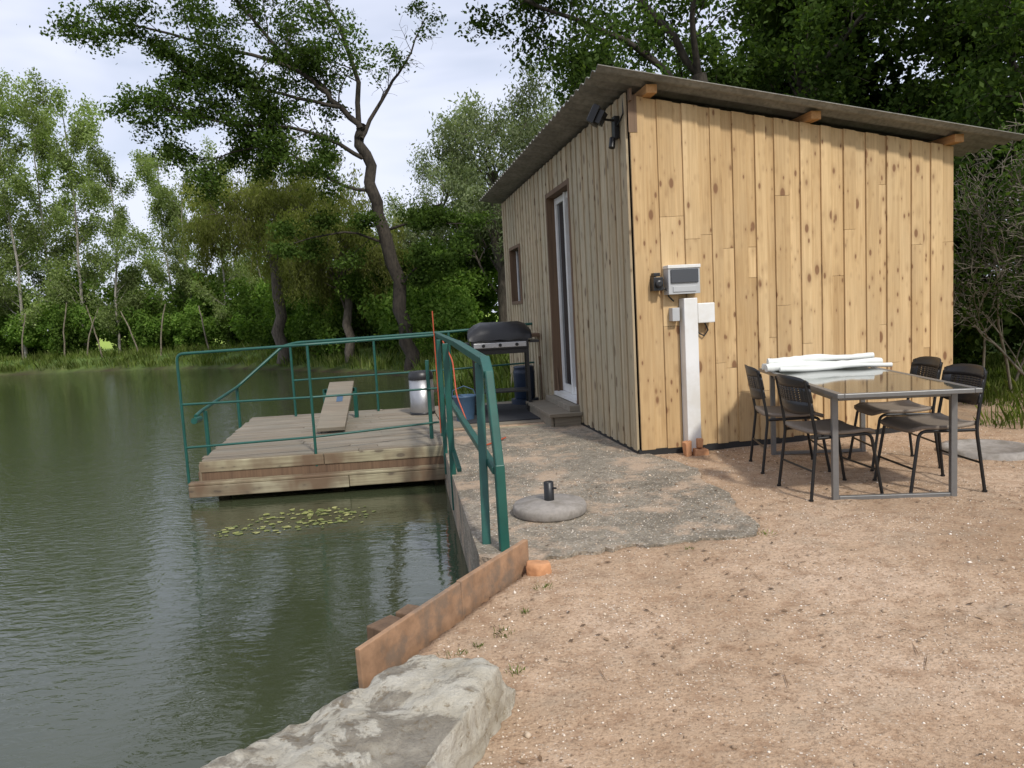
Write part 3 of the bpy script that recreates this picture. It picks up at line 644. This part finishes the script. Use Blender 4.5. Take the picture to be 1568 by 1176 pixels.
def island(name,stops,rough=.9):
    m,nt,b=new_mat(name); g=nt.nodes.new('ShaderNodeNewGeometry'); L(nt,ramp(nt,g.outputs['Random Per Island'],stops),b.inputs['Base Color']); b.inputs['Roughness'].default_value=rough; return m
RG=np.array(ring)
def surf(x,y): return np.where(poly_sd(x,y,RG)<0,.016,gz(x,y))
M_peb=island('pebbles',[(0,(.22,.15,.095)),(.35,(.42,.31,.21)),(.7,(.62,.51,.38)),(1,(.82,.75,.65))])
n=38000; yy=1.6+rng.random(n)**1.4*6; xx=-.5+rng.random(n)*6.2; keep=(pond_sd(xx,yy)>.1)&(vnoise(xx,yy,.6,21)+vnoise(xx,yy,.17,22)*.6+rng.random(n)*.5>.05); xx,yy=xx[keep],yy[keep]
sz=.002+.005*rng.random(len(xx))**2.4; sz=np.where(rng.random(len(xx))<.014,sz*2.1,sz)
blobs('loose_gravel',np.stack([xx,yy,surf(xx,yy)+sz*.2],-1),sz,M_peb,2)
M_lit=island('dead_leaf_litter',[(0,(.06,.04,.022)),(.5,(.15,.09,.048)),(1,(.30,.205,.12))])
def quads_at(P0,ln,wd,seed,tilt=.35):
    r=np.random.default_rng(seed); n=len(P0); a=r.random(n)*6.28; t=np.stack([np.cos(a),np.sin(a),(r.random(n)-.5)*tilt],-1); s=np.stack([-np.sin(a),np.cos(a),(r.random(n)-.5)*tilt],-1)
    ln=ln[:,None];wd=wd[:,None]; return np.stack([P0-t*ln,P0+s*wd,P0+t*ln,P0-s*wd],1)
n=11000; yy=1.7+rng.random(n)**1.1*6.5; xx=-.5+rng.random(n)*6.; cl_=vnoise(xx,yy,.5,33)+vnoise(xx,yy,.15,34)*.7+(yy-4)*.05>.03; k=(pond_sd(xx,yy)>.1)&cl_; xx,yy=xx[k],yy[k]
n=len(xx); ln=.005+.016*rng.random(n)**2; wd=np.where(rng.random(n)<.6,.002,.45*ln)
npmesh('leaf_litter',quads_at(np.stack([xx,yy,surf(xx,yy)+.008],-1),ln,wd,4),4,M_lit)
n=60; yy=1.9+rng.random(n)*4.5; xx=.1+rng.random(n)*5; k=pond_sd(xx,yy)>.1; xx,yy=xx[k],yy[k]; n=len(xx)
npmesh('fallen_twigs',quads_at(np.stack([xx,yy,surf(xx,yy)+.007],-1),.03+.06*rng.random(n),np.full(n,.0022),14,.05),4,M_lit)
def blades(name,cent,h,spread,nb,mat,seed,w=.004,lean=.5):
    r=np.random.default_rng(seed); n=len(cent)*nb; c=np.repeat(cent,nb,0); hh=np.repeat(h,nb)*(.5+.6*r.random(n)); a=r.random(n)*6.28; rr_=r.random(n)**.7*np.repeat(spread,nb)
    p=c+np.stack([np.cos(a)*rr_,np.sin(a)*rr_,np.zeros(n)],-1); l=(r.random(n)*lean)[:,None]*hh[:,None]
    d=np.stack([np.cos(a),np.sin(a),np.zeros(n)],-1); s=np.stack([-np.sin(a+r.random(n)),np.cos(a),np.zeros(n)],-1)*w
    m_=p+d*l*.35+np.array([0,0,1])*hh[:,None]*.6; t=p+d*l+np.array([0,0,1])*hh[:,None]
    V=np.stack([p-s,p+s,m_+s*.8,t,m_-s*.8],1); return npmesh(name,V,5,mat)
tc_=np.array([(x,y,gz(np.array([x]),np.array([y]))[0]) for x,y in [(-.05,2.74),(-.20,2.98),(.0,3.3),(-.10,3.1),(-.3,2.90),(.10,3.6),(1.9,2.35),(2.1,2.3),(.95,4.06),(1.45,4.25)]])
r_=np.random.default_rng(9)
blades('grass_tuft',tc_,.010+.015*r_.random(len(tc_)),.02+.04*r_.random(len(tc_)),26,L_grass,6,.0018,1.3)
n=2600; xx=4.4+rng.random(n)*6; yy=4.5+rng.random(n)*9; k=(xx>4.75+.1*(yy-5)+vnoise(xx,yy,.6,3)*.8); xx,yy=xx[k],yy[k]
blades('verge_grass',np.stack([xx,yy,xx*0],-1),.06+.22*rng.random(len(xx)),np.full(len(xx),.14),9,L_grass,7,.005,.8)
ts=[];seg=pond[5:17]
for a,bb in zip(seg[:-1],seg[1:]):
    a=np.array(a);bb=np.array(bb);ln_=np.hypot(*(bb-a)); m_=int(min(ln_*42,1300)); t=rng.random((m_,1)); nrm=np.array([(bb-a)[1],-(bb-a)[0]])/ln_; q=a+(bb-a)*t; off=rng.random((m_,1))**1.4*3.2+.05
    ts.append(q+nrm*off)
q=np.concatenate(ts); sdq=pond_sd(q[:,0],q[:,1]); q=q[(sdq>.15)]; sdq=pond_sd(q[:,0],q[:,1])
zq=-.32+.5*sstep(0,1.8,sdq)
blades('bank_grass',np.concatenate([q,zq[:,None]],1),.15+.38*rng.random(len(q)),np.full(len(q),.3),10,L_grass,8,.014,.6)
M_lily=island('lily_leaf',[(0,(.10,.125,.03)),(.6,(.22,.24,.06)),(1,(.36,.35,.13))],.5)
b=MB(); rr=random.Random(3)
for i in range(170):
    cxl,cyl=rr.choice([(-2.30,6.72),(-1.95,6.85),(-1.65,6.75),(-2.0,6.45),(-2.4,6.35),(-1.75,6.5)])
    x=rr.gauss(cxl,.15);y=rr.gauss(cyl,.10); r=rr.uniform(.008,.038); a0=rr.uniform(0,6.28); n=7
    vs=[(x,y,-.395)]+[(x+r*rr.uniform(.6,1.2)*math.cos(a0+6.2*k/n),y+r*rr.uniform(.6,1.1)*math.sin(a0+6.2*k/n),-.397+rr.uniform(0,.005)) for k in range(n+1)]
    b.add(vs,[(0,k+1,k+2) for k in range(n)])
b.build('floating_pondweed',M_lily)
# ------------------------------------------------------------------ trees
def rnd_leaves(C,size,seed,aspect=.55,droop=0):
    r=np.random.default_rng(seed); n=len(C)
    t=r.normal(size=(n,3)); 
    if droop: t[:,2]=-abs(t[:,2])-droop
    t/=np.linalg.norm(t,axis=1)[:,None]; s=np.cross(t,r.normal(size=(n,3))); s/=np.linalg.norm(s,axis=1)[:,None]
    sz=(size*(.6+.8*r.random(n)))[:,None]; t=t*sz*.5; s=s*sz*.5*aspect
    return np.stack([C-t,C+s,C+t,C-s],1)
class Tree:
    def __init__(s,seed): s.r=random.Random(seed); s.np=np.random.default_rng(seed); s.b=MB(); s.leaf=[]
    def limb(s,pts,r0,r1,n=7):
        P_=[Vector(p) for p in pts]
        out=[]
        for i in range(len(P_)-1):
            k=4
            p0=P_[max(i-1,0)];p1=P_[i];p2=P_[i+1];p3=P_[min(i+2,len(P_)-1)]
            for j in range(k):
                t=j/k; out.append(.5*((2*p1)+(-p0+p2)*t+(2*p0-5*p1+4*p2-p3)*t*t+(-p0+3*p1-3*p2+p3)*t**3)+Vector([s.r.uniform(-1,1)*r0*.5 for _ in range(3)]))
        out.append(P_[-1]); m=len(out)-1
        s.b.tube(out,[r0+(r1-r0)*i/m for i in range(m+1)],n,0,False); return out
    def grow(s,p,d,ln,r,lvl,P):
        nseg=5; pts=[p.copy()]; d=d.normalized()
        for i in range(nseg):
            d=(d+Vector([s.r.gauss(0,P['wig']) for _ in range(3)])+Vector((0,0,P['up'][min(lvl,len(P['up'])-1)]))).normalized()
            p=p+d*ln/nseg; pts.append(p.copy())
        s.b.tube(pts,[max(.004,r*(1-.75*i/nseg)) for i in range(nseg+1)],6 if r>.05 else 4 if r>.015 else 3,0,False)
        s.sub(pts,ln,r,lvl,P)
    def sub(s,pts,ln,r,lvl,P,tmin=.3,count=None):
        if lvl>=P['max']:
            if P.get('bare',0)>s.r.random(): return
            nl=int(P['leaves']*(.5+s.r.random())); A=np.array([tuple(q) for q in pts]); t=s.np.random(nl)*(len(A)-1); i=np.minimum(t.astype(int),len(A)-2); f=(t-i)[:,None]
            s.leaf.append(A[i]*(1-f)+A[i+1]*f+s.np.normal(size=(nl,3))*P['spread']*np.array([1,1,P.get('flat',.6)])); return
        cnt=count or P['n'][lvl]
        for c in range(cnt):
            t=tmin+(1-tmin)*(c+s.r.random())/cnt; t=min(t,.999)*(len(pts)-1); i=int(t); q=pts[i].lerp(pts[i+1],t-i); d=(pts[i+1]-pts[i]).normalized()
            ax=d.orthogonal().normalized(); ax.rotate(Matrix.Rotation(s.r.uniform(0,6.283),3,d)); a=s.r.uniform(*P['ang']); nd=d*math.cos(a)+ax*math.sin(a)
            s.grow(q,nd,ln*s.r.uniform(*P['lr'])*(1-.35*(t/(len(pts)-1))*P.get('cone',1)),max(.004,r*.5*(1-.5*t/len(pts))),lvl+1,P)
    def build(s,name,bark_,leaf_,size,aspect=.55,droop=0,loc=None):
        e=empty(name); t=s.b.build('trunk_and_branches',bark_,e)
        C=np.concatenate(s.leaf); o=npmesh('foliage',rnd_leaves(C,size,5,aspect,droop),4,leaf_,e)
        if loc: e.location=loc
        return e,t,o
def inst(src,name,loc,rz,sc):
    e=empty(name,loc,rz); e.scale=(sc,sc,sc) if np.isscalar(sc) else sc
    for c in src[1:]:
        o=bpy.data.objects.new(c.name.split('.')[0],c.data); scene.collection.objects.link(o); o.parent=e
    return e
PA=dict(max=3,n=[0,6,6],wig=.2,up=[.02,.03,.02,.0],ang=(.5,1.2),lr=(.45,.68),leaves=92,spread=.18,flat=.45,bare=.05)
T=Tree(21)
T.limb([(-3.05,23,-.4),(-3.2,23,1.1),(-3.6,23,3.7),(-3.85,22.9,5.2),(-4.1,22.8,6.5),(-4.05,22.7,7.1)],.235,.14,10)
limbs=[([(-4.05,22.7,7.0),(-4.8,22.4,7.8),(-5.65,22.,8.5),(-8.3,21.5,9.35),(-10.6,21,9.9)],.10,20),
 ([(-4.1,22.7,6.8),(-4.14,22.6,8.9),(-4.87,22.5,10.8),(-5.2,22.3,12.5)],.09,11),
 ([(-4.1,22.7,6.7),(-3.4,22.9,7.9),(-2.68,23,8.9),(-2.0,23.1,10.2)],.07,10),
 ([(-4.1,22.8,6.2),(-5.6,22.2,6.9),(-7.6,21.6,7.1),(-9.6,21.2,7.6)],.07,19),
 ([(-3.85,22.9,5.2),(-5.0,22.6,5.5),(-6.6,22.2,6.5),(-8.6,21.8,6.1)],.06,15),
 ([(-4.6,22.4,7.6),(-6.2,22.2,8.0),(-7.6,21.9,8.3),(-8.8,21.6,8.6)],.06,15),
 ([(-3.7,23,4.0),(-2.6,22.8,4.2),(-1.0,22.5,4.0)],.05,9),([(-3.6,23,3.6),(-4.8,22.5,4.0),(-6.5,22,3.6)],.05,6),
 ([(-4.9,22.4,8.0),(-6.5,23,9.6),(-7.8,23.3,11.3),(-9.3,23.5,12.3)],.08,14),([(-3.3,23,2.2),(-2.6,22.7,2.9),(-1.6,22.4,3.0)],.04,8)]
for i,(pts,r,c) in enumerate(limbs):
    q=T.limb(pts,r,r*.2,7); PP=dict(PA); 
    if i==2: PP['bare']=.72
    if i==1: PP['bare']=.45
    ln=sum((Vector(a)-Vector(b_)).length for a,b_ in zip(pts[:-1],pts[1:]))
    T.sub(q,min(ln,5.0)*.6,r*.55,1,PP,tmin=.2,count=c)
T.build('leaning_alder_tree',M_bark,L_alder,.105)
PW=dict(max=3,n=[12,7,6],wig=.12,up=[.05,-.03,-.18,-.5],ang=(.4,1.0),lr=(.5,.75),leaves=100,spread=.12,flat=1.,cone=.3)
T=Tree(5); t=T.limb([(0,0,-.3),(.1,0,2.5),(0,.1,5.2)],.26,.16,9); T.sub(t,6.0,.14,0,PW,.4); wl=T.build('weeping_willow_tree',M_wbark,L_will,.14,.3,1.2,(-9.0,29.1,0))
inst(wl,'weeping_willow_tree',(-5.7,26.6,0),2.1,.72)
PS=dict(max=3,n=[11,7,5],wig=.14,up=[.1,.05,-.03,-.12],ang=(.4,.95),lr=(.48,.68),leaves=70,spread=.2,flat=.9,bare=.05)
T=Tree(9); t=T.limb([(0,0,-.3),(.2,0,2.5),(0,.1,5.6)],.3,.18,9); T.sub(t,5.8,.15,0,PS,.35); sw=T.build('silver_willow_tree',M_wbark,L_silver,.13,.35,.3,(-.3,26,.1))
sw[0].scale=(1.08,)*3
inst(sw,'silver_willow_tree',(-2.6,31,0),1.2,1.05)
inst(sw,'silver_willow_tree',(2.6,28,0),3.2,1.22)
srcs=[]
PBi=dict(max=2,n=[32,8],wig=.10,up=[.1,.02,-.14],ang=(.55,1.05),lr=(.2,.34),leaves=72,spread=.2,flat=1.,cone=1.0)
rr=random.Random(4)
pos=[(-25.8,39.5,1.06),(-23.2,40.5,1.08),(-20.4,38.8,.82),(-18.4,41,.90),(-16.6,39.4,.72),(-29.0,41,1.0),(-14.4,38.0,.72),(-31.6,43,1.1),(-12.4,38.5,.70),(-33,39,.95),(-26.9,44,1.05)]
for i,(x,y,s_) in enumerate(pos):
    if i<3:
        T=Tree(40+i); hh=12.2; t=T.limb([(0,0,-.2),(.15,0,4),(-.1+.3*i,.2,8),(.2*i,0,hh)],.09,.02,7); T.sub(t,hh*.8,.05,0,PBi,.12)
        e_=T.build('birch_tree',M_birch,L_birch,.13,.6,.2,(x,y,0)); e_[0].scale=(s_,)*3; srcs.append(e_)
    else: inst(srcs[i%3],'birch_tree',(x,y,0),rr.uniform(0,6),(s_,s_,s_*rr.uniform(.92,1.08)))
T=Tree(77)
for (x,y,dx,h) in ((-21.2,37.0,.8,2.6),(-20.4,37.2,-.7,2.8),(-18.2,36.6,-.9,2.4),(-22.6,37.6,.3,3.0),(-16.8,35.6,.4,2.6),(-25,38,.3,2.6),(-14.,34.6,-.4,2.4)):
    T.limb([(x,y,-.2),(x+dx*.4,y,h*.5),(x+dx,y+.2,h)],.045,.025,6)
T.b.build('leaning_saplings',M_sap)
def mass(name,centers,radii,nleaf,size,mat,seed,aspect=.6,sub=7):
    r=np.random.default_rng(seed); out=[]
    for c,R in zip(centers,radii):
        R=np.array(R if not np.isscalar(R) else (R,R,R*.8)); k=sub
        d=r.normal(size=(k,3)); d/=np.linalg.norm(d,axis=1)[:,None]; sc=np.array(c)+d*R*(.35+.6*r.random((k,1))); 
        n=int(nleaf/k)
        for q in sc:
            v=r.normal(size=(n,3)); v/=np.linalg.norm(v,axis=1)[:,None]; rr_=(r.random((n,1))**.45)
            out.append(q+v*rr_*R*(.28+.22*r.random()))
    C=np.concatenate(out); C=C[C[:,2]>-.3]; return npmesh(name,rnd_leaves(C,size,seed,aspect),4,mat)
cs=[];rs=[];r5=random.Random(12)
def bankpt(t):
    seg=[(-2.9,24.8),(-4.2,26.2),(-6.5,28.5),(-9.5,31.5),(-13.5,35.0),(-18.5,37.4),(-24.9,38.6),(-34,41.)]
    f=t*(len(seg)-1); i=min(int(f),len(seg)-2); f-=i; return (seg[i][0]*(1-f)+seg[i+1][0]*f, seg[i][1]*(1-f)+seg[i+1][1]*f)
for i in range(60):
    t=i/59; x,y=bankpt(t); o=r5.uniform(.2,2.8); R=r5.uniform(.8,1.5); cs.append((x+o*.3,y+o,R*.7+r5.uniform(0,1.2))); rs.append((R,R,R*r5.uniform(.9,1.4)))
mass('bank_shrubs',cs,rs,2300,.15,L_shrub,13)
cs=[];rs=[]
for i in range(58):
    t=i/57; x,y=bankpt(t); o=r5.uniform(2.5,7); R=r5.uniform(1.2,2.0); cs.append((x+o*.3,y+o,1+r5.uniform(.2,2.8 if t>.35 else 2.2))); rs.append((R,R,R*1.1))
mass('distant_trees',cs,rs,1800,.22,L_shrub,14)
cs=[];rs=[]
for i in range(18):
    t=.2+.8*i/17; x,y=bankpt(t); o=r5.uniform(2,6); R=r5.uniform(.9,1.6); cs.append((x+o*.3,y+o,r5.uniform(.2,1.2))); rs.append((R,R,R))
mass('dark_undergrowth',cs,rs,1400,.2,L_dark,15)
cs=[(-1.9,25,2.6),(-.4,27.5,3.4),(.9,28,4.6),(-1.0,29,5.0),(-2.8,27,3.4),(1.9,27,5.8),(-4.6,26.5,2.4),(-5.5,28,4.2),(-1.9,23.4,1.3)]
mass('willow_shrubs',cs,[1.4]*len(cs),3400,.13,L_shrub,16,.45)
POK=dict(max=3,n=[10,6,6],wig=.16,up=[.08,.03,.0,-.03],ang=(.45,1.15),lr=(.48,.7),leaves=62,spread=.22,flat=.6)
T=Tree(31); t=T.limb([(0,0,-.3),(.2,0,3),(0,.2,6.5)],.32,.22,9); T.sub(t,6.6,.2,0,POK,.3); ok=T.build('oak_tree',M_bark,L_over,.13,.6,0,(7.2,17.5,0))
inst(ok,'oak_tree',(11.5,15.5,0),1.7,1.05); inst(ok,'oak_tree',(5.0,20.5,0),3.9,1.0); inst(ok,'oak_tree',(14.5,20,0),5.,1.2); inst(ok,'oak_tree',(9.4,12.2,0),2.9,.8)
T=Tree(58); T.limb([(4.6,16,-.3),(4.5,16,3),(4.2,15.8,6.0)],.26,.16,9)
PO=dict(max=3,n=[0,6,6],wig=.17,up=[0,.0,-.02,-.06],ang=(.5,1.1),lr=(.45,.65),leaves=58,spread=.17,flat=.6)
for pts,r,c in (([(4.3,15.8,5.2),(3.0,15.4,6.4),(1.4,15.2,7.1),(.2,15,7.6)],.09,13),([(4.2,15.8,6.0),(3.0,15.8,7.6),(1.6,15.5,8.6),(.3,15.4,9.2)],.09,16),([(4.4,15.9,4.6),(3.2,15.2,5.5),(2.2,14.9,5.9),(1.7,14.7,6.0)],.07,9),([(4.2,15.8,6.0),(4.0,15.2,7.4),(4.6,14.6,8.6)],.08,13)):
    q=T.limb(pts,r,r*.25,6); T.sub(q,2.7,r*.5,1,PO,.25,c)
T.build('overhanging_oak_tree',M_bark,L_over,.10,.6)
cs=[];rs=[]
for i in range(60):
    x=r5.uniform(6.4,22); y=19+r5.uniform(0,5)-.35*max(0,x-8); R=r5.uniform(1.3,2.4); cs.append((x,y,r5.uniform(.5,10.0))); rs.append(R)
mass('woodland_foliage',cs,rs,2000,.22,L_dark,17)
cs=[];rs=[]
for i in range(26):
    x=r5.uniform(5.8,11); y=r5.uniform(9.5,13.5); cs.append((x,y,r5.uniform(.3,3.6))); rs.append(r5.uniform(.7,1.3))
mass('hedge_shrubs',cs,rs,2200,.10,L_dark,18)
PT=dict(max=3,n=[6,5,4],wig=.16,up=[.05,.03,.02,0],ang=(.3,.9),lr=(.45,.7),leaves=5,spread=.06,flat=1)
T=Tree(62)
for i in range(16):
    x=5.2+r5.random()*2.4;y=7.6+r5.random()*2.2; T.grow(Vector((x,y,-.1)),Vector((r5.uniform(-.5,.5),r5.uniform(-.3,.3),1)),r5.uniform(1.6,3.0),.022,0,PT)
T.build('bare_twig_shrub',M_sap,L_over,.06)
